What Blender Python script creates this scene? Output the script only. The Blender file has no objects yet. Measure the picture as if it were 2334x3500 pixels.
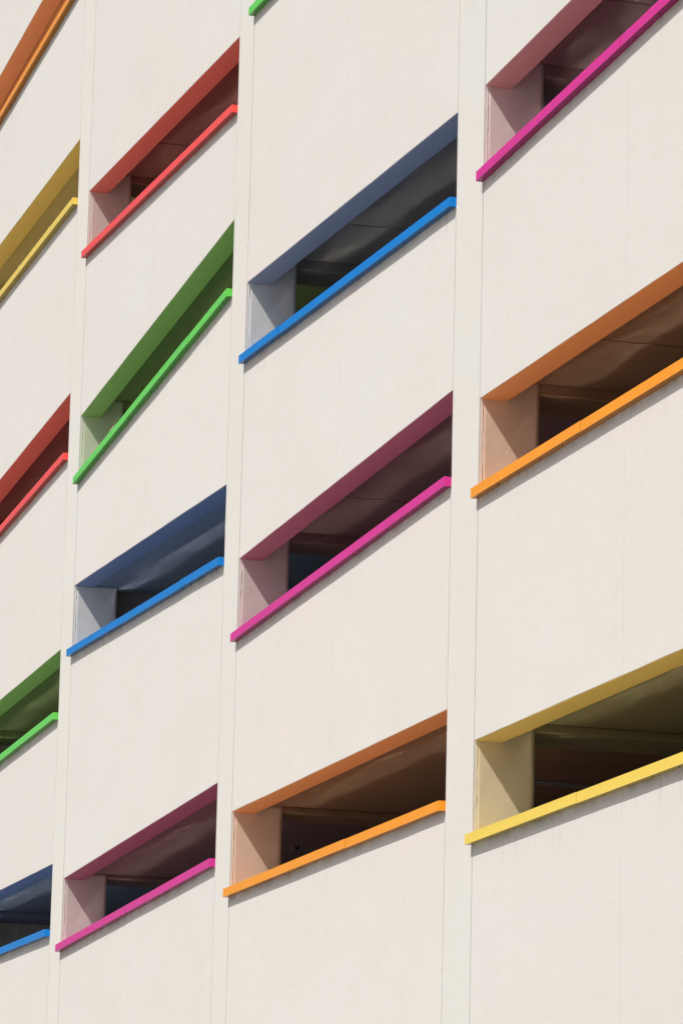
import bpy, bmesh, math, random
from mathutils import Vector, Matrix, noise

# ------------------------------------------------------------------ camera
C = bpy.context.scene.collection
scn = bpy.context.scene
cam_d = bpy.data.cameras.new('camera')
cam = bpy.data.objects.new('camera', cam_d)
C.objects.link(cam)
scn.camera = cam
CAM = Vector((47.14103542, -11.94976391, 1.6))
Rr = Vector((0.2778664, 0.9603382, 0.02325506))
Uu = Vector((0.19735906, -0.08076282, 0.97699886))
Ff = Vector((-0.94012747, 0.26688556, 0.21197271))
m = Matrix((( Rr.x, Uu.x, -Ff.x, CAM.x), (Rr.y, Uu.y, -Ff.y, CAM.y), (Rr.z, Uu.z, -Ff.z, CAM.z), (0, 0, 0, 1)))
cam.matrix_world = m
cam_d.sensor_fit = 'VERTICAL'
cam_d.sensor_height = 36.0
cam_d.lens = 14364.93 / 3500.0 * 36.0
cam_d.clip_start = 0.5
cam_d.clip_end = 6000.0

# ------------------------------------------------------------------ light
SX, TZ = 0.50, 1.44                      # sun ray travels (-SX, 1, -TZ)
ray = Vector((-SX, 1.0, -TZ)).normalized()
elev = math.asin(-ray.z)
to_sun = -ray
w = bpy.data.worlds.new('World')
scn.world = w
w.use_nodes = True
nt = w.node_tree
nt.nodes.clear()
wo = nt.nodes.new('ShaderNodeOutputWorld')
bg = nt.nodes.new('ShaderNodeBackground')
sky = nt.nodes.new('ShaderNodeTexSky')
sky.sky_type = 'NISHITA'
sky.sun_disc = False
sky.sun_elevation = elev
sky.sun_rotation = math.atan2(to_sun.x, to_sun.y)
sky.air_density = 1.0
sky.dust_density = 2.5
sky.ozone_density = 1.0
bg.inputs['Strength'].default_value = 0.074
nt.links.new(sky.outputs[0], bg.inputs[0])
nt.links.new(bg.outputs[0], wo.inputs[0])
sd = bpy.data.lights.new('sun', 'SUN')
sd.energy = 4.1
sd.angle = math.radians(0.5)
sd.color = (1.0, 0.955, 0.90)
sun = bpy.data.objects.new('sun', sd)
C.objects.link(sun)
sun.rotation_euler = ray.to_track_quat('-Z', 'Y').to_euler()
sun.location = (20, -40, 60)
vs = scn.view_settings
vs.view_transform = 'Standard'
vs.look = 'None'
vs.gamma = 1.0
vs.use_curve_mapping = False
vs.exposure = -0.13
scn.cycles.caustics_reflective = True
scn.cycles.blur_glossy = 0.0
scn.cycles.sample_clamp_indirect = 0.0

# ------------------------------------------------------------------ helpers
def srgb(r, g, b):
    def f(c):
        c /= 255.0
        return c / 12.92 if c <= 0.04045 else ((c + 0.055) / 1.055) ** 2.4
    return (f(r), f(g), f(b))

def link(o, parent=None):
    C.objects.link(o)
    if parent is not None:
        o.parent = parent
    return o

def mesh_obj(name, bm, mats, parent=None, smooth=False, label=None):
    me = bpy.data.meshes.new(name)
    bm.normal_update()
    bm.to_mesh(me)
    bm.free()
    for mt in (mats if isinstance(mats, (list, tuple)) else [mats]):
        me.materials.append(mt)
    if smooth:
        for p in me.polygons:
            p.use_smooth = True
    o = bpy.data.objects.new(name, me)
    link(o, parent)
    if label:
        o['label'] = label
    return o

def hexa(bm, pts, mat=0):
    """pts: 8 corners, order x0y0z0 x1y0z0 x1y1z0 x0y1z0 then same at top"""
    v = [bm.verts.new(p) for p in pts]
    fs = [(0, 3, 2, 1), (4, 5, 6, 7), (0, 1, 5, 4), (1, 2, 6, 5), (2, 3, 7, 6), (3, 0, 4, 7)]
    out = []
    for f in fs:
        fc = bm.faces.new([v[i] for i in f])
        fc.material_index = mat
        out.append(fc)
    return v, out

def slab(bm, x0, x1, y0, y1, zb0, zb1, zt0, zt1, mat=0):
    """box whose bottom runs zb0->zb1 and top zt0->zt1 along x"""
    return hexa(bm, [(x0, y0, zb0), (x1, y0, zb1), (x1, y1, zb1), (x0, y1, zb0),
                     (x0, y0, zt0), (x1, y0, zt1), (x1, y1, zt1), (x0, y1, zt0)], mat)

def bevel_mod(o, wd, seg=2):
    b = o.modifiers.new('bevel', 'BEVEL')
    b.width = wd
    b.segments = seg
    b.limit_method = 'ANGLE'
    b.angle_limit = math.radians(50)
    return o

# ------------------------------------------------------------------ materials
def new_mat(name):
    mt = bpy.data.materials.new(name)
    mt.use_nodes = True
    n = mt.node_tree.nodes
    return mt, n, mt.node_tree.links, n['Principled BSDF']

def mixrgb(n, l, fac, a, b, mode='MIX'):
    x = n.new('ShaderNodeMix')
    x.data_type = 'RGBA'
    x.blend_type = mode
    for sock, val in ((x.inputs[0], fac), (x.inputs[6], a), (x.inputs[7], b)):
        if hasattr(val, 'links'):
            l.new(val, sock)
        elif isinstance(val, (int, float)):
            sock.default_value = val
        else:
            sock.default_value = (*val, 1)
    return x.outputs[2]

def noise_n(n, l, vec, scale, detail=4, rough=0.55):
    t = n.new('ShaderNodeTexNoise')
    t.inputs['Scale'].default_value = scale
    t.inputs['Detail'].default_value = detail
    t.inputs['Roughness'].default_value = rough
    if vec is not None:
        l.new(vec, t.inputs['Vector'])
    return t.outputs['Fac']

def ramp(n, l, fac, a, b, ca=0.0, cb=1.0):
    r = n.new('ShaderNodeMapRange')
    r.inputs['From Min'].default_value = a
    r.inputs['From Max'].default_value = b
    r.inputs['To Min'].default_value = ca
    r.inputs['To Max'].default_value = cb
    l.new(fac, r.inputs['Value'])
    return r.outputs[0]

def mapping(n, l, scale, loc=(0, 0, 0)):
    g = n.new('ShaderNodeNewGeometry')
    mp = n.new('ShaderNodeMapping')
    mp.inputs['Scale'].default_value = scale
    mp.inputs['Location'].default_value = loc
    l.new(g.outputs['Position'], mp.inputs['Vector'])
    return mp.outputs[0]

def math_n(n, l, op, a, b):
    x = n.new('ShaderNodeMath')
    x.operation = op
    for s, v in ((x.inputs[0], a), (x.inputs[1], b)):
        if hasattr(v, 'links'):
            l.new(v, s)
        else:
            s.default_value = v
    return x.outputs[0]

def wall_material(name, base, streak=0.25, drip=0.4):
    mt, n, l, p = new_mat(name)
    v1 = mapping(n, l, (0.22, 0.45, 0.45))
    v2 = mapping(n, l, (1.3, 3.0, 2.6))
    v3 = mapping(n, l, (0.36, 1, 1))
    big = noise_n(n, l, v1, 1.0, 3)
    st = noise_n(n, l, v2, 1.0, 5, 0.6)
    fine = noise_n(n, l, v3, 9.0, 6, 0.65)
    warm = (base[0] * 1.0, base[1] * 0.972, base[2] * 0.955)
    cool = (base[0] * 0.985, base[1] * 1.0, base[2] * 0.985)
    col = mixrgb(n, l, ramp(n, l, big, 0.38, 0.62), warm, cool)
    blot = noise_n(n, l, mapping(n, l, (0.45, 1.5, 1.1), (3, 1, 5)), 1.0, 6, 0.7)
    col = mixrgb(n, l, math_n(n, l, 'MULTIPLY', ramp(n, l, blot, 0.44, 0.66), 0.24), col, (base[0] * 0.90, base[1] * 0.89, base[2] * 0.86))
    oi = n.new('ShaderNodeObjectInfo')
    pv = ramp(n, l, oi.outputs['Random'], 0.0, 1.0, 0.0, 0.16)
    col = mixrgb(n, l, pv, col, (base[0] * 0.88, base[1] * 0.88, base[2] * 0.88))
    dk = (base[0] * 0.88, base[1] * 0.86, base[2] * 0.82)
    f = math_n(n, l, 'MULTIPLY', ramp(n, l, st, 0.5, 0.78), streak * 0.4)
    col = mixrgb(n, l, f, col, dk)
    f2 = math_n(n, l, 'MULTIPLY', ramp(n, l, fine, 0.48, 0.72), 0.30)
    col = mixrgb(n, l, f2, col, dk)
    # drip stains below the ledge: attribute = metres below the panel top
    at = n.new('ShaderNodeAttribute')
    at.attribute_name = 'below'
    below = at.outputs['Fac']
    v4 = mapping(n, l, (5.0, 0.0, 0.12))
    s4 = noise_n(n, l, v4, 1.0, 6, 0.75)
    m1 = ramp(n, l, below, 0.42, 0.06)
    f3 = math_n(n, l, 'MULTIPLY', math_n(n, l, 'MULTIPLY', ramp(n, l, s4, 0.58, 0.70), m1), drip)
    col = mixrgb(n, l, f3, col, (0.12, 0.11, 0.10))
    # grime where the ledge meets the wall, darkened further as painted ledge shadow
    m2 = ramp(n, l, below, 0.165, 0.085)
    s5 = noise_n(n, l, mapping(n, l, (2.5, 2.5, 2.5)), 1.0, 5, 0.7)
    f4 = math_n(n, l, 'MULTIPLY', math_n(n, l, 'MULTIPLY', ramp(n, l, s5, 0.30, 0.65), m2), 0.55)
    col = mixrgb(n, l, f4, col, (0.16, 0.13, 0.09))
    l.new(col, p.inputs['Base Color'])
    p.inputs['Roughness'].default_value = 0.85
    p.inputs['Specular IOR Level'].default_value = 0.25
    b = n.new('ShaderNodeBump')
    b.inputs['Strength'].default_value = 0.28
    b.inputs['Distance'].default_value = 0.004
    l.new(noise_n(n, l, v3, 26.0, 6, 0.6), b.inputs['Height'])
    l.new(b.outputs[0], p.inputs['Normal'])
    return mt

def paint_material(name, base, rough=0.6, var=0.12, bump=0.2, spec=0.4, scale=3.0, dark=0.8):
    mt, n, l, p = new_mat(name)
    v = mapping(n, l, (1, 1, 1))
    a = noise_n(n, l, v, scale, 6, 0.65)
    dk = tuple(c * dark for c in base)
    f = math_n(n, l, 'MULTIPLY', ramp(n, l, a, 0.4, 0.7), var * 4)
    col = mixrgb(n, l, f, base, dk)
    # scuffs
    s = noise_n(n, l, mapping(n, l, (4, 4, 9)), 3.0, 5, 0.8)
    f2 = math_n(n, l, 'MULTIPLY', ramp(n, l, s, 0.66, 0.74), 0.35)
    col = mixrgb(n, l, f2, col, tuple(c * 0.55 for c in base))
    l.new(col, p.inputs['Base Color'])
    p.inputs['Roughness'].default_value = rough
    p.inputs['Specular IOR Level'].default_value = spec
    b = n.new('ShaderNodeBump')
    b.inputs['Strength'].default_value = bump
    b.inputs['Distance'].default_value = 0.006
    l.new(noise_n(n, l, v, 12.0, 5, 0.6), b.inputs['Height'])
    l.new(b.outputs[0], p.inputs['Normal'])
    return mt

def metal_paint(name, base, r0=0.13, r1=0.22, ior=1.45, spec=0.45, coat=0.0):
    mt, n, l, p = new_mat(name)
    v = mapping(n, l, (1.2, 2, 6))
    a = noise_n(n, l, v, 1.5, 5, 0.6)
    col = mixrgb(n, l, math_n(n, l, 'MULTIPLY', ramp(n, l, a, 0.4, 0.75), 0.35), base, tuple(c * 0.86 for c in base))
    s = noise_n(n, l, mapping(n, l, (6, 6, 6)), 2.0, 6, 0.8)
    col = mixrgb(n, l, math_n(n, l, 'MULTIPLY', ramp(n, l, s, 0.72, 0.78), 0.12), col, tuple(c * 0.45 for c in base))
    l.new(col, p.inputs['Base Color'])
    r = ramp(n, l, noise_n(n, l, v, 4.0, 3), 0.3, 0.7, r0, r1)
    l.new(r, p.inputs['Roughness'])
    p.inputs['Specular IOR Level'].default_value = spec
    p.inputs['IOR'].default_value = ior
    p.inputs['Coat Weight'].default_value = coat
    p.inputs['Coat Roughness'].default_value = 0.12
    b = n.new('ShaderNodeBump')
    b.inputs['Strength'].default_value = 0.15 if ior < 1.6 else 0.0
    b.inputs['Distance'].default_value = 0.004
    l.new(noise_n(n, l, v, 1.2, 2), b.inputs['Height'])
    l.new(b.outputs[0], p.inputs['Normal'])
    return mt

WALL = (0.765, 0.742, 0.710)
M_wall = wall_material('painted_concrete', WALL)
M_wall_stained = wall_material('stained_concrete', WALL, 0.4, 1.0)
M_pil = wall_material('pilaster_concrete', (0.765, 0.748, 0.710), 0.18, 0.0)
M_seal = paint_material('joint_sealant', (0.27, 0.25, 0.22), 0.9, 0.3, 0.3, 0.1, 0.8, 0.2)
M_conc = paint_material('bare_concrete', (0.30, 0.28, 0.26), 0.9, 0.1, 0.3, 0.2)
M_floor = paint_material('deck_concrete', (0.46, 0.44, 0.41), 0.85, 0.15, 0.2, 0.3)
M_screw = paint_material('screw_metal', (0.03, 0.02, 0.02), 0.5)
M_pipe = paint_material('galvanised_pipe', (0.10, 0.09, 0.085), 0.4, 0.1, 0.1, 0.6)

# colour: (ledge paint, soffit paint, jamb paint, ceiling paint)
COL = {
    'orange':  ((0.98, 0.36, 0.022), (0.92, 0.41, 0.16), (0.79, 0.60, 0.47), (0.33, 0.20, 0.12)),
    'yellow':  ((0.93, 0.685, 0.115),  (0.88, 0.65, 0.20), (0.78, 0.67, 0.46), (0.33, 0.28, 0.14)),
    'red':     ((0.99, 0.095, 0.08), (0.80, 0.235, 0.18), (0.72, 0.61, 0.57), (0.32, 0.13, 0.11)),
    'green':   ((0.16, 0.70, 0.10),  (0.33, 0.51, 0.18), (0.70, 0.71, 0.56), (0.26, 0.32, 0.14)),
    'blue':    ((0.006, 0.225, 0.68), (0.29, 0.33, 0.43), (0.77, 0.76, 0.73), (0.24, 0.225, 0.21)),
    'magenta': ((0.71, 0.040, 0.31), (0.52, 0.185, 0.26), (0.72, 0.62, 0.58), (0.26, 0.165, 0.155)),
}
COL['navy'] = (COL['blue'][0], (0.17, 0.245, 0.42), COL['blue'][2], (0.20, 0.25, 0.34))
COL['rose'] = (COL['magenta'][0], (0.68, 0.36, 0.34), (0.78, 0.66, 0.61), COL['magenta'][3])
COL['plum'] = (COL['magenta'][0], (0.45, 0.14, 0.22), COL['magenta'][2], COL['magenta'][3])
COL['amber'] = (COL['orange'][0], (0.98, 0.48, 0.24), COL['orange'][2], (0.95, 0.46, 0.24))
COL['gold'] = (COL['yellow'][0], COL['yellow'][1], COL['yellow'][2], (0.75, 0.62, 0.30))  # yellow set with bounced sunlight put into a brighter ceiling colour
PLAIN = {'amber': 'orange', 'gold': 'yellow', 'navy': 'blue', 'rose': 'magenta', 'plum': 'magenta'}
MAT = {}
for k, (a, b_, c_, d_) in COL.items():
    MAT[k] = ((metal_paint(k + '_ledge_paint', a, 0.16, 0.26, 1.22, 0.5),
               metal_paint(k + '_ledge_top_enamel', a, 0.07, 0.09, 2.4, 0.5, 0.0),
               metal_paint(k + '_ledge_underside_shade', tuple(c * 0.42 for c in a), 0.15, 0.2, 1.3, 0.2, 0.0)),  # ledge paint darkened, shade of the underside put into the colour
              paint_material(k + '_soffit_paint', b_, 0.55, 0.08, 0.25, 0.35, 2.0, 0.85),
              paint_material(k + '_jamb_paint', c_, 0.6, 0.08, 0.5, 0.35, 2.0, 0.88),
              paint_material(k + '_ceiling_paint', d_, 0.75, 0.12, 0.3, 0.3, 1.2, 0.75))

# ------------------------------------------------------------------ layout (metres, facade plane y = 0)
P, TS, TJ, H = 0.074, 0.271, 0.604, 0.098
PROUD = 0.0008
BAYS = {1: (-17.24, -8.985), 2: (-8.272, 0.043), 3: (0.726, 8.942), 4: (9.793, 18.03)}
MID = 4.11                                # hairline joint inside each panel
ZTOP, ZBOT, DEPTH = 26.4, 0.0, 15.0
# colour, head left, head right, ledge top left, ledge top right, ceiling rise, beam rise, ledge seams
OPEN = {
    1: [('amber', 22.07, 22.67, 21.30, 21.81, .012, 0.0, ()),
        ('gold', 19.27, 19.362, 18.37, 18.482, .10, .03, (-12.2,)),
        ('red', 15.25, 15.647, 14.42, 14.77, .30, .18, (-12.2,)),
        ('green', 11.87, 11.987, 10.95, 11.095, .28, .16, ()),
        ('navy', 9.10, 9.001, 8.24, 8.10, .20, .10, ())],
    2: [('yellow', 22.28, 21.95, 21.40, 21.07, .30, .18, ()),
        ('red', 18.38, 18.008, 17.496, 17.135, .30, .18, (-3.18,)),
        ('green', 15.14, 15.706, 14.266, 14.836, .27, .17, (-1.835, -5.12)),
        ('navy', 12.75, 12.441, 11.852, 11.555, .012, -.0, (-1.847, -5.13)),
        ('plum', 8.712, 8.876, 7.813, 7.985, .09, .03, (-3.147, -6.336))],
    3: [('green', 19.02, 18.68, 18.135, 17.79, .30, .18, ()),
        ('blue', 14.736, 14.381, 13.838, 13.499, .36, .22, (2.498,)),
        ('magenta', 11.41, 11.536, 10.514, 10.656, .38, .25, (5.78,)),
        ('orange', 8.442, 8.361, 7.546, 7.47, .10, .02, (5.722,))],
    4: [('rose', 14.39, 14.54, 13.507, 13.65, .30, .15, (13.9,)),
        ('orange', 11.249, 11.13, 10.356, 10.252, .206, .083, (12.96,)),
        ('yellow', 7.929, 7.84, 7.029, 6.96, .205, .115, (12.96,))],
}
WHERE = {1: 'far left bay', 2: 'second bay from the left', 3: 'third bay from the left', 4: 'rightmost bay'}
ORD = ['topmost', 'second', 'third', 'fourth', 'lowest']

garage = bpy.data.objects.new('parking_garage', None)
link(garage)
garage['label'] = 'white concrete parking garage with rainbow coloured ledges under its long slot openings'
garage['category'] = 'parking garage'

def lerp(a, b, t):
    return a + (b - a) * t

def bump_y(x, z):
    v = noise.noise(Vector((x * 0.9, z * 0.9, 3.1))) * 0.0022 + noise.noise(Vector((x * 2.6, z * 2.1, 9.7))) * 0.0009
    return max(0.0, 0.0028 + v)

def panel(bm, x0, x1, zb0, zb1, zt0, zt1, lay, ncol=None):
    """spandrel slab, front face a finely divided slightly uneven grid; bottom/top may slope"""
    nx = max(2, int((x1 - x0) / 0.11))
    nz = max(2, int((max(zt0, zt1) - min(zb0, zb1)) / 0.11))
    rows = []
    for j in range(nz + 1):
        row = []
        for i in range(nx + 1):
            t = i / nx
            x = lerp(x0, x1, t)
            zb, zt = lerp(zb0, zb1, t), lerp(zt0, zt1, t)
            tj = j / nz
            # squeeze rows towards the top so the stain mask is well sampled
            tj = 1 - (1 - tj) ** 1.25
            z = lerp(zb, zt, tj)
            zz = z + (0.0035 * noise.noise(Vector((x * 1.7, zb, 4.4))) + 0.0012 * noise.noise(Vector((x * 9, zb, 7.4))) if j == 0 else 0)
            v = bm.verts.new((x, bump_y(x, z), zz))
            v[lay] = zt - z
            row.append(v)
        rows.append(row)
    for j in range(nz):
        for i in range(nx):
            bm.faces.new((rows[j][i], rows[j][i + 1], rows[j + 1][i + 1], rows[j + 1][i])).smooth = True
    # body behind the face (own copies of the rim vertices keep the edge crisp)
    def dup(v):
        w_ = bm.verts.new(v.co)
        w_[lay] = v[lay]
        return w_
    bot, top = [dup(v) for v in rows[0]], [dup(v) for v in rows[-1]]
    lef, rig = [dup(r[0]) for r in rows], [dup(r[-1]) for r in rows]
    def back(v):
        w_ = bm.verts.new((v.co.x, TS, v.co.z))
        w_[lay] = 9.0
        return w_
    bb = [back(v) for v in rows[0]]
    bt = [back(v) for v in rows[-1]]
    for i in range(nx):
        bm.faces.new((bot[i + 1], bot[i], bb[i], bb[i + 1]))
        bm.faces.new((top[i], top[i + 1], bt[i + 1], bt[i]))
        bm.faces.new((bb[i + 1], bb[i], bt[i], bt[i + 1]))
    bm.faces.new(lef + [bt[0], bb[0]])
    bm.faces.new(rig[::-1] + [bb[-1], bt[-1]])

def make_ledge(bay, k, spec, parent):
    x0, x1 = BAYS[bay]
    x0 += 0.002
    x1 -= 0.002
    col, tl, tr, sl, sr, cr, br, seams = spec
    bm = bmesh.new()
    cuts = [x0] + sorted(seams) + [x1]
    f = lambda x: lerp(sl, sr, (x - x0) / (x1 - x0))
    rnd = random.Random(bay * 17 + k)
    for i in range(len(cuts) - 1):
        a = cuts[i] + (0.005 if i else 0)
        b = cuts[i + 1] - (0.005 if i < len(cuts) - 2 else 0)
        dy = rnd.uniform(-0.004, 0.004) if i else 0.0
        dz = rnd.uniform(-0.004, 0.002) if i else 0.0
        v_, fs_ = slab(bm, a, b, -P + dy, -0.0005, f(a) - H + dz, f(b) - H + dz, f(a) - 0.007 + dz, f(b) - 0.007 + dz)
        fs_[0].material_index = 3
        # the cap: one sheet from the front lip to the inner edge, slightly buckled like thin metal
        nx, ny = max(6, int((b - a) / 0.045)), 7
        gr = []
        for ii in range(nx + 1):
            x = lerp(a, b, ii / nx)
            cv = []
            for jj in range(ny + 1):
                y = lerp(-P + dy, TS + 0.015, jj / ny)
                wv = 0.0 if jj in (0,) else 1.0
                d = (0.0065 * noise.noise(Vector((x * 0.95 + bay * 7.3, k * 5.1, y * 1.6))) +
                     0.0055 * noise.noise(Vector((x * 1.7 + k * 3.3, bay * 2.7, y * 1.2))) +
                     0.0006 * noise.noise(Vector((x * 4.5 + k * 1.3, bay * 4.7, y * 5.0))))
                d *= min(1.0, jj / 2.0)
                cv.append(bm.verts.new((x, y, f(x) - 0.0005 + dz + d)))
            gr.append(cv)
        for ii in range(nx):
            for jj in range(ny):
                fc = bm.faces.new((gr[ii][jj], gr[ii + 1][jj], gr[ii + 1][jj + 1], gr[ii][jj + 1]))
                fc.smooth = True
                fc.material_index = 2
        low = [[bm.verts.new((c[0].co.x, c[0].co.y, f(c[0].co.x) - 0.0069 + dz)), bm.verts.new((c[-1].co.x, c[-1].co.y, f(c[0].co.x) - 0.0130 + dz))] for c in gr]
        gf = [bm.verts.new(c[0].co) for c in gr]
        gb = [bm.verts.new(c[-1].co) for c in gr]
        for ii in range(nx):
            bm.faces.new((low[ii][0], low[ii + 1][0], gf[ii + 1], gf[ii]))
            bm.faces.new((low[ii + 1][1], low[ii][1], gb[ii], gb[ii + 1]))
        for e_, lw, fl in ((0, low[0], 1), (-1, low[-1], -1)):
            ring = [bm.verts.new(v.co) for v in gr[e_]] + [bm.verts.new(lw[1].co), bm.verts.new(lw[0].co)]
            bm.faces.new(ring[::fl])
        # inner drip flange
        slab(bm, a, b, TS + 0.0155, TS + 0.019, f(a) - 0.09, f(b) - 0.09, f(a) - 0.012, f(b) - 0.012)
    # underside screws
    xs = x0 + 0.10
    while xs < x1 - 0.05:
        xx = xs + rnd.uniform(-0.02, 0.02)
        r = 0.007
        z1 = f(xx) - H - 0.0
        ring0 = [bm.verts.new((xx + r * math.cos(q * math.pi / 4), -P * 0.45 + r * math.sin(q * math.pi / 4), z1 - 0.005)) for q in range(8)]
        ring1 = [bm.verts.new((v.co.x, v.co.y, z1 + 0.004)) for v in ring0]
        fc = bm.faces.new(ring0[::-1]); fc.material_index = 1
        for q in range(8):
            fc = bm.faces.new((ring0[q], ring0[(q + 1) % 8], ring1[(q + 1) % 8], ring1[q]))
            fc.material_index = 1
        xs += 0.61
    n = len(OPEN[bay])
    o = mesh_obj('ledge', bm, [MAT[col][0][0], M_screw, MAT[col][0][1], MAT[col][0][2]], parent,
                 label='%s metal ledge, %s in the %s' % (PLAIN.get(col, col), ('bottom one' if k == n - 1 else ('topmost' if k == 0 else 'number %d from the top' % (k + 1))), WHERE[bay]))
    return o

# ------------------------------------------------------------------ wall panels, ledges, soffits
for bay, ops in OPEN.items():
    X0, X1 = BAYS[bay]
    g0, g1 = X0 + 0.014, X1 - 0.020
    xm = X0 + MID
    n = len(ops)
    for k in range(n + 1):
        # panel k lies above opening k (k = n: below the last one)
        if k == 0:
            t0 = t1 = ZTOP
        else:
            _, _, _, a, b, _, _, _ = ops[k - 1]
            t0, t1 = a - 0.021, b - 0.021
        if k < n:
            b0, b1 = ops[k][1], ops[k][2]
        else:
            b0 = b1 = ZBOT
        fb = lambda x: lerp(b0, b1, (x - X0) / (X1 - X0))
        ft = lambda x: lerp(t0, t1, (x - X0) / (X1 - X0))
        bm = bmesh.new()
        lay = bm.verts.layers.float.new('below')
        for a, b in ((g0, xm - 0.0017), (xm + 0.0017, g1)):
            panel(bm, a, b, fb(a), fb(b), ft(a), ft(b), lay)
        # sealant set back in the joints
        for a, b, y in ((X0 + 0.001, g0, 0.020), (g1, X1 - 0.001, 0.022), (xm - 0.0017, xm + 0.0017, 0.006)):
            v, fs = slab(bm, a, b, y, y + 0.03, fb(a), fb(b), ft(a), ft(b), 1)
            for q in v:
                q[lay] = 9.0
        stained = (bay == 4 and k == n)
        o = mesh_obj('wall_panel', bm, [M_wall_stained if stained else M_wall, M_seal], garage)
        if k > 0:
            make_ledge(bay, k - 1, ops[k - 1], o)
        if k < n:
            bm = bmesh.new()
            nx = 40
            th = 0.008
            y0, y1 = 0.0075, TS + 0.004
            xa, xb = X0 + 0.008, X1 - 0.002
            prev = None
            for i in range(nx + 1):
                x = lerp(xa, xb, i / nx)
                z = fb(x)
                d = noise.noise(Vector((x * 1.1, 2.2, bay + k))) * 0.003
                vs_ = [bm.verts.new((x, y0 + d * 0.6 + 0.001, z - th)), bm.verts.new((x, y1 + d, z - th)),
                       bm.verts.new((x, y1 + d, z - 0.0004)), bm.verts.new((x, y0 + d * 0.6 + 0.001, z - 0.0004))]
                if prev:
                    for q in range(4):
                        bm.faces.new((prev[q], prev[(q + 1) % 4], vs_[(q + 1) % 4], vs_[q]))
                else:
                    bm.faces.new(vs_[::-1])
                prev = vs_
            bm.faces.new(prev)
            bmesh.ops.recalc_face_normals(bm, faces=bm.faces[:])
            mesh_obj('soffit', bm, MAT[ops[k][0]][1], o, label='%s painted soffit over the opening' % PLAIN.get(ops[k][0], ops[k][0]))

# ------------------------------------------------------------------ pilasters with painted jambs
def pilaster(xa, xb, left_bay, right_bay):
    bm = bmesh.new()
    lay = bm.verts.layers.float.new('below')
    nz = 220
    nx = 6
    cols = []
    for i in range(nx + 1):
        x = lerp(xa, xb, i / nx)
        cv = []
        for j in range(nz + 1):
            z = lerp(ZBOT, ZTOP, j / nz)
            v = bm.verts.new((x, -PROUD + bump_y(x + 40, z) * 0.6, z))
            v[lay] = 9.0
            cv.append(v)
        cols.append(cv)
    for i in range(nx):
        for j in range(nz):
            bm.faces.new((cols[i][j], cols[i + 1][j], cols[i + 1][j + 1], cols[i][j + 1])).smooth = True
    def bk(x, z):
        v = bm.verts.new((x, TJ, z)); v[lay] = 9.0
        return v
    b00, b10, b01, b11 = bk(xa, ZBOT), bk(xb, ZBOT), bk(xa, ZTOP), bk(xb, ZTOP)
    def dup(v):
        w_ = bm.verts.new(v.co)
        w_[lay] = 9.0
        return w_
    bm.faces.new([b00] + [dup(v) for v in cols[0]][::-1][::-1] + [b01])
    bm.faces.new([b11] + [dup(v) for v in cols[-1]][::-1] + [b10])
    bm.faces.new([b10, b00, b01, b11])
    bm.faces.new([dup(c[0]) for c in cols][::-1] + [b00, b10])
    bm.faces.new([dup(c[-1]) for c in cols] + [b11, b01])
    o = mesh_obj('pilaster', bm, M_pil, garage)
    rnd = random.Random(int(xa * 10))
    for side, bay in ((1, right_bay), (-1, left_bay)):
        if bay is None:
            continue
        x = xb if side == 1 else xa
        for spec in OPEN[bay]:
            col, tl, tr, sl, sr, cr, br, _ = spec
            top = (tl if side == 1 else tr)
            bot = (sl if side == 1 else sr)
            jm = bmesh.new()
            # lining plate, uneven like trowelled plaster
            ny, nzj = 14, 26
            z0, z1 = bot - 0.012, top + cr
            g = []
            for a in range(ny + 1):
                y = lerp(0.030, TJ - 0.001, a / ny)
                cv = []
                for b in range(nzj + 1):
                    z = lerp(z0, z1, b / nzj)
                    d = 0.005 + 0.0022 * noise.noise(Vector((y * 7, z * 5, x)))
                    cv.append(jm.verts.new((x + side * d, y, z)))
                g.append(cv)
            for a in range(ny):
                for b in range(nzj):
                    jm.faces.new((g[a][b], g[a + 1][b], g[a + 1][b + 1], g[a][b + 1])).smooth = True
            e = [jm.verts.new((x + side * 0.0003, y, z)) for y, z in ((0.030, z0), (TJ - 0.001, z0), (TJ - 0.001, z1), (0.030, z1))]
            jm.faces.new([e[0]] + [v for v in g[0]] + [e[3]])
            jm.faces.new([e[2]] + [v for v in g[-1]][::-1] + [e[1]])
            jm.faces.new([e[1]] + [c[0] for c in g][::-1] + [e[0]])
            jm.faces.new([e[3]] + [c[-1] for c in g] + [e[2]])
            # lumpy sealant bead down the outer edge
            prev = None
            for b in range(50):
                z = lerp(z0 + 0.02, top - 0.03, b / 49)
                r = 0.0055 + 0.0035 * noise.noise(Vector((z * 14, x, 5.0)))
                yc = 0.032 + 0.004 * noise.noise(Vector((z * 6, x, 1.0)))
                ring = [jm.verts.new((x + side * (0.004 + r * math.cos(q * math.pi / 3)), yc + r * math.sin(q * math.pi / 3), z)) for q in range(6)]
                if prev:
                    for q in range(6):
                        jm.faces.new((prev[q], prev[(q + 1) % 6], ring[(q + 1) % 6], ring[q])).smooth = True
                prev = ring
            bmesh.ops.recalc_face_normals(jm, faces=jm.faces[:])
            mesh_obj('jamb', jm, MAT[col][2], o, label='pale jamb tinted %s beside the opening' % PLAIN.get(col, col))
    return o

pilaster(-18.0, BAYS[1][0], None, 1)
pilaster(BAYS[1][1], BAYS[2][0], 1, 2)
pilaster(BAYS[2][1], BAYS[3][0], 2, 3)
pilaster(BAYS[3][1], BAYS[4][0], 3, 4)
pilaster(BAYS[4][1], 18.8, 4, None)

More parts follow.
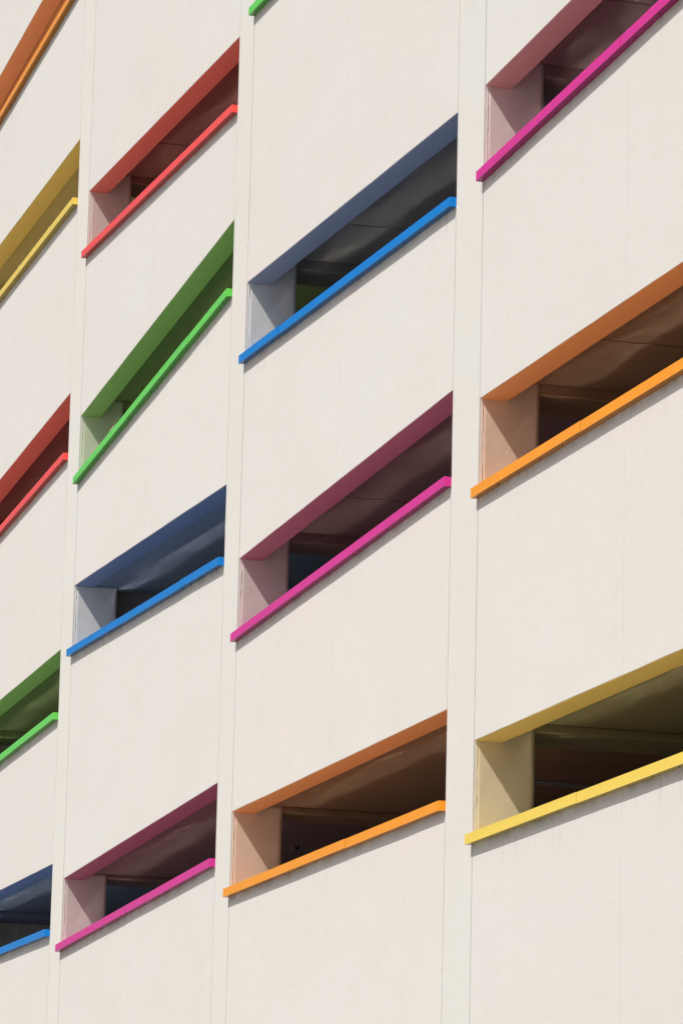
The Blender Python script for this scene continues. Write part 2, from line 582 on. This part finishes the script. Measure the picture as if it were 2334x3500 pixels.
# ------------------------------------------------------------------ decks, ceilings, beams
for bay, ops in OPEN.items():
    X0, X1 = BAYS[bay]
    n = len(ops)
    xa, xb = X0 - 0.35, X1 + 0.35         # decks meet over the pilaster line
    for k in range(n + 1):
        # slab k: ceiling of opening k (k<n) up to the floor of opening k-1
        if k < n:
            col, tl, tr, sl, sr, cr, br, _ = ops[k]
            sb = (tr - tl) / (X1 - X0)
            cb0, cb1 = tl + cr, tr + cr
        else:
            cb0 = cb1 = 0.0
        if k > 0:
            c2, tl2, tr2, sl2, sr2, _, _, _ = ops[k - 1]
            f0, f1 = sl2 - 1.08, sr2 - 1.08
        else:
            f0 = f1 = ZTOP - 1.0
        if k == n:
            cb0, cb1 = f0 - 0.6, f1 - 0.6
        bm = bmesh.new()
        xc = X0 + 1.9
        fc = lambda x: lerp(cb0, cb1, (x - X0) / (X1 - X0))
        ff = lambda x: lerp(f0, f1, (x - X0) / (X1 - X0))
        y0 = TS + 0.02
        # columns sit between the decks, so notch the deck there by starting behind the pilaster
        slab(bm, X0 + 0.001, X1 - 0.001, y0, TJ, fc(X0) , fc(X1), ff(X0), ff(X1))
        slab(bm, xa, xb, TJ + 0.002, DEPTH - 0.3, fc(xa), fc(xb), ff(xa), ff(xb))
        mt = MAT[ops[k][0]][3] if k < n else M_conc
        for f_ in bm.faces:
            f_.material_index = 0
        bm.normal_update()
        for f_ in bm.faces:
            if f_.normal.z > 0.8:
                f_.material_index = 1
            elif abs(f_.normal.z) < 0.5:
                f_.material_index = 2
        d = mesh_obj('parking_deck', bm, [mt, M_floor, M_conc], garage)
        if k < n and cr > 0.05:
            has_step = (bay, k) in ((2, 1), (3, 1), (3, 2), (4, 0), (4, 1))
            bm = bmesh.new()
            dz = min(0.012, cr * 0.35)
            dz = dz if has_step else 0.004
            xc = xc if has_step else X1 - 0.01
            slab(bm, X0 + 0.010, xc, y0 + 0.002, TJ - 0.002, fc(X0) - dz, fc(xc) - dz, fc(X0) - 0.001, fc(xc) - 0.001)
            slab(bm, X0 + 0.010, xc, TJ - 0.0015, DEPTH - 0.4, fc(X0) - dz, fc(xc) - dz, fc(X0) - 0.001, fc(xc) - 0.001)
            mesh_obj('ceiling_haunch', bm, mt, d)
            # beam running back from the pilaster on the left
            bm = bmesh.new()
            xl = {1: -18.0, 2: BAYS[1][1], 3: BAYS[2][1], 4: BAYS[3][1]}[bay]
            slab(bm, xl + 0.02, X0 + 0.004, TJ + 0.003, DEPTH - 0.4, tl + br, tl + br, tl + cr - 0.002, tl + cr - 0.002)
            o = mesh_obj('beam', bm, mt, d)
            bevel_mod(o, 0.015, 2)

# conduit and junction box under the beam of the lowest orange opening; pipe by the lowest yellow one
def tube(bm, a, b, r, seg=10):
    a, b = Vector(a), Vector(b)
    d = (b - a).normalized()
    u = d.orthogonal().normalized()
    v = d.cross(u)
    r0 = [bm.verts.new(a + r * (u * math.cos(q * 2 * math.pi / seg) + v * math.sin(q * 2 * math.pi / seg))) for q in range(seg)]
    r1 = [bm.verts.new(b + r * (u * math.cos(q * 2 * math.pi / seg) + v * math.sin(q * 2 * math.pi / seg))) for q in range(seg)]
    for q in range(seg):
        bm.faces.new((r0[q], r0[(q + 1) % seg], r1[(q + 1) % seg], r1[q])).smooth = True
    bm.faces.new(r0[::-1]); bm.faces.new(r1)

def on_y(u, v, Y):
    d = Rr * ((u - 1167) / 14364.93) - Uu * ((v - 1750) / 14364.93) + Ff
    return CAM + d * ((Y - CAM.y) / d.y)

a = on_y(1003, 2900, 1.5)
bm = bmesh.new()
tube(bm, a, a + Vector((0, 2.6, 0.0)), 0.014)
tube(bm, a + Vector((0, -0.02, 0)), a + Vector((0, 0.05, 0)), 0.032)
tube(bm, a + Vector((0, 0.06, 0.0)), a + Vector((0, 0.06, 0.06)), 0.018)
mesh_obj('sprinkler_pipe', bm, M_pipe, garage)
a = on_y(1836, 2674, 1.4)
bm = bmesh.new()
tube(bm, a + Vector((0, -0.2, 0)), a + Vector((0, 6, 0)), 0.025)
mesh_obj('drain_pipe', bm, M_pipe, garage)

# ------------------------------------------------------------------ rest of the building shell
bm = bmesh.new()
slab(bm, -18.3, -18.003, 0.0, DEPTH, 0, 0, ZTOP, ZTOP)
mesh_obj('end_wall', bm, M_wall, garage)
bm = bmesh.new()
slab(bm, 18.803, 19.1, 0.0, DEPTH, 0, 0, ZTOP, ZTOP)
mesh_obj('end_wall', bm, M_wall, garage)
bm = bmesh.new()
slab(bm, -18.0, 18.8, DEPTH - 0.295, DEPTH - 0.002, 0, 0, ZTOP, ZTOP)
mesh_obj('back_wall', bm, M_conc, garage)
bm = bmesh.new()
slab(bm, -18.34, 19.14, -0.03, DEPTH + 0.03, ZTOP + 0.002, ZTOP + 0.002, ZTOP + 0.15, ZTOP + 0.15)
mesh_obj('coping', bm, M_pil, garage)

# ------------------------------------------------------------------ ground
mt, n, l, p = new_mat('pavement')
v = mapping(n, l, (1, 1, 1))
col = mixrgb(n, l, ramp(n, l, noise_n(n, l, v, 0.15, 6, 0.6), 0.35, 0.65), (0.34, 0.325, 0.30), (0.44, 0.42, 0.39))
col = mixrgb(n, l, math_n(n, l, 'MULTIPLY', noise_n(n, l, v, 4.0, 8, 0.7), 0.4), col, (0.25, 0.24, 0.22))
l.new(col, p.inputs['Base Color'])
p.inputs['Roughness'].default_value = 0.9
bm = bmesh.new()
G = 2500
vv = [bm.verts.new(q) for q in ((-G, -G, 0), (G, -G, 0), (G, G, 0), (-G, G, 0))]
bm.faces.new(vv)
g = mesh_obj('ground', bm, mt)
g.location.z = -0.004
g['kind'] = 'structure'
g['label'] = 'pale concrete pavement in front of the garage'
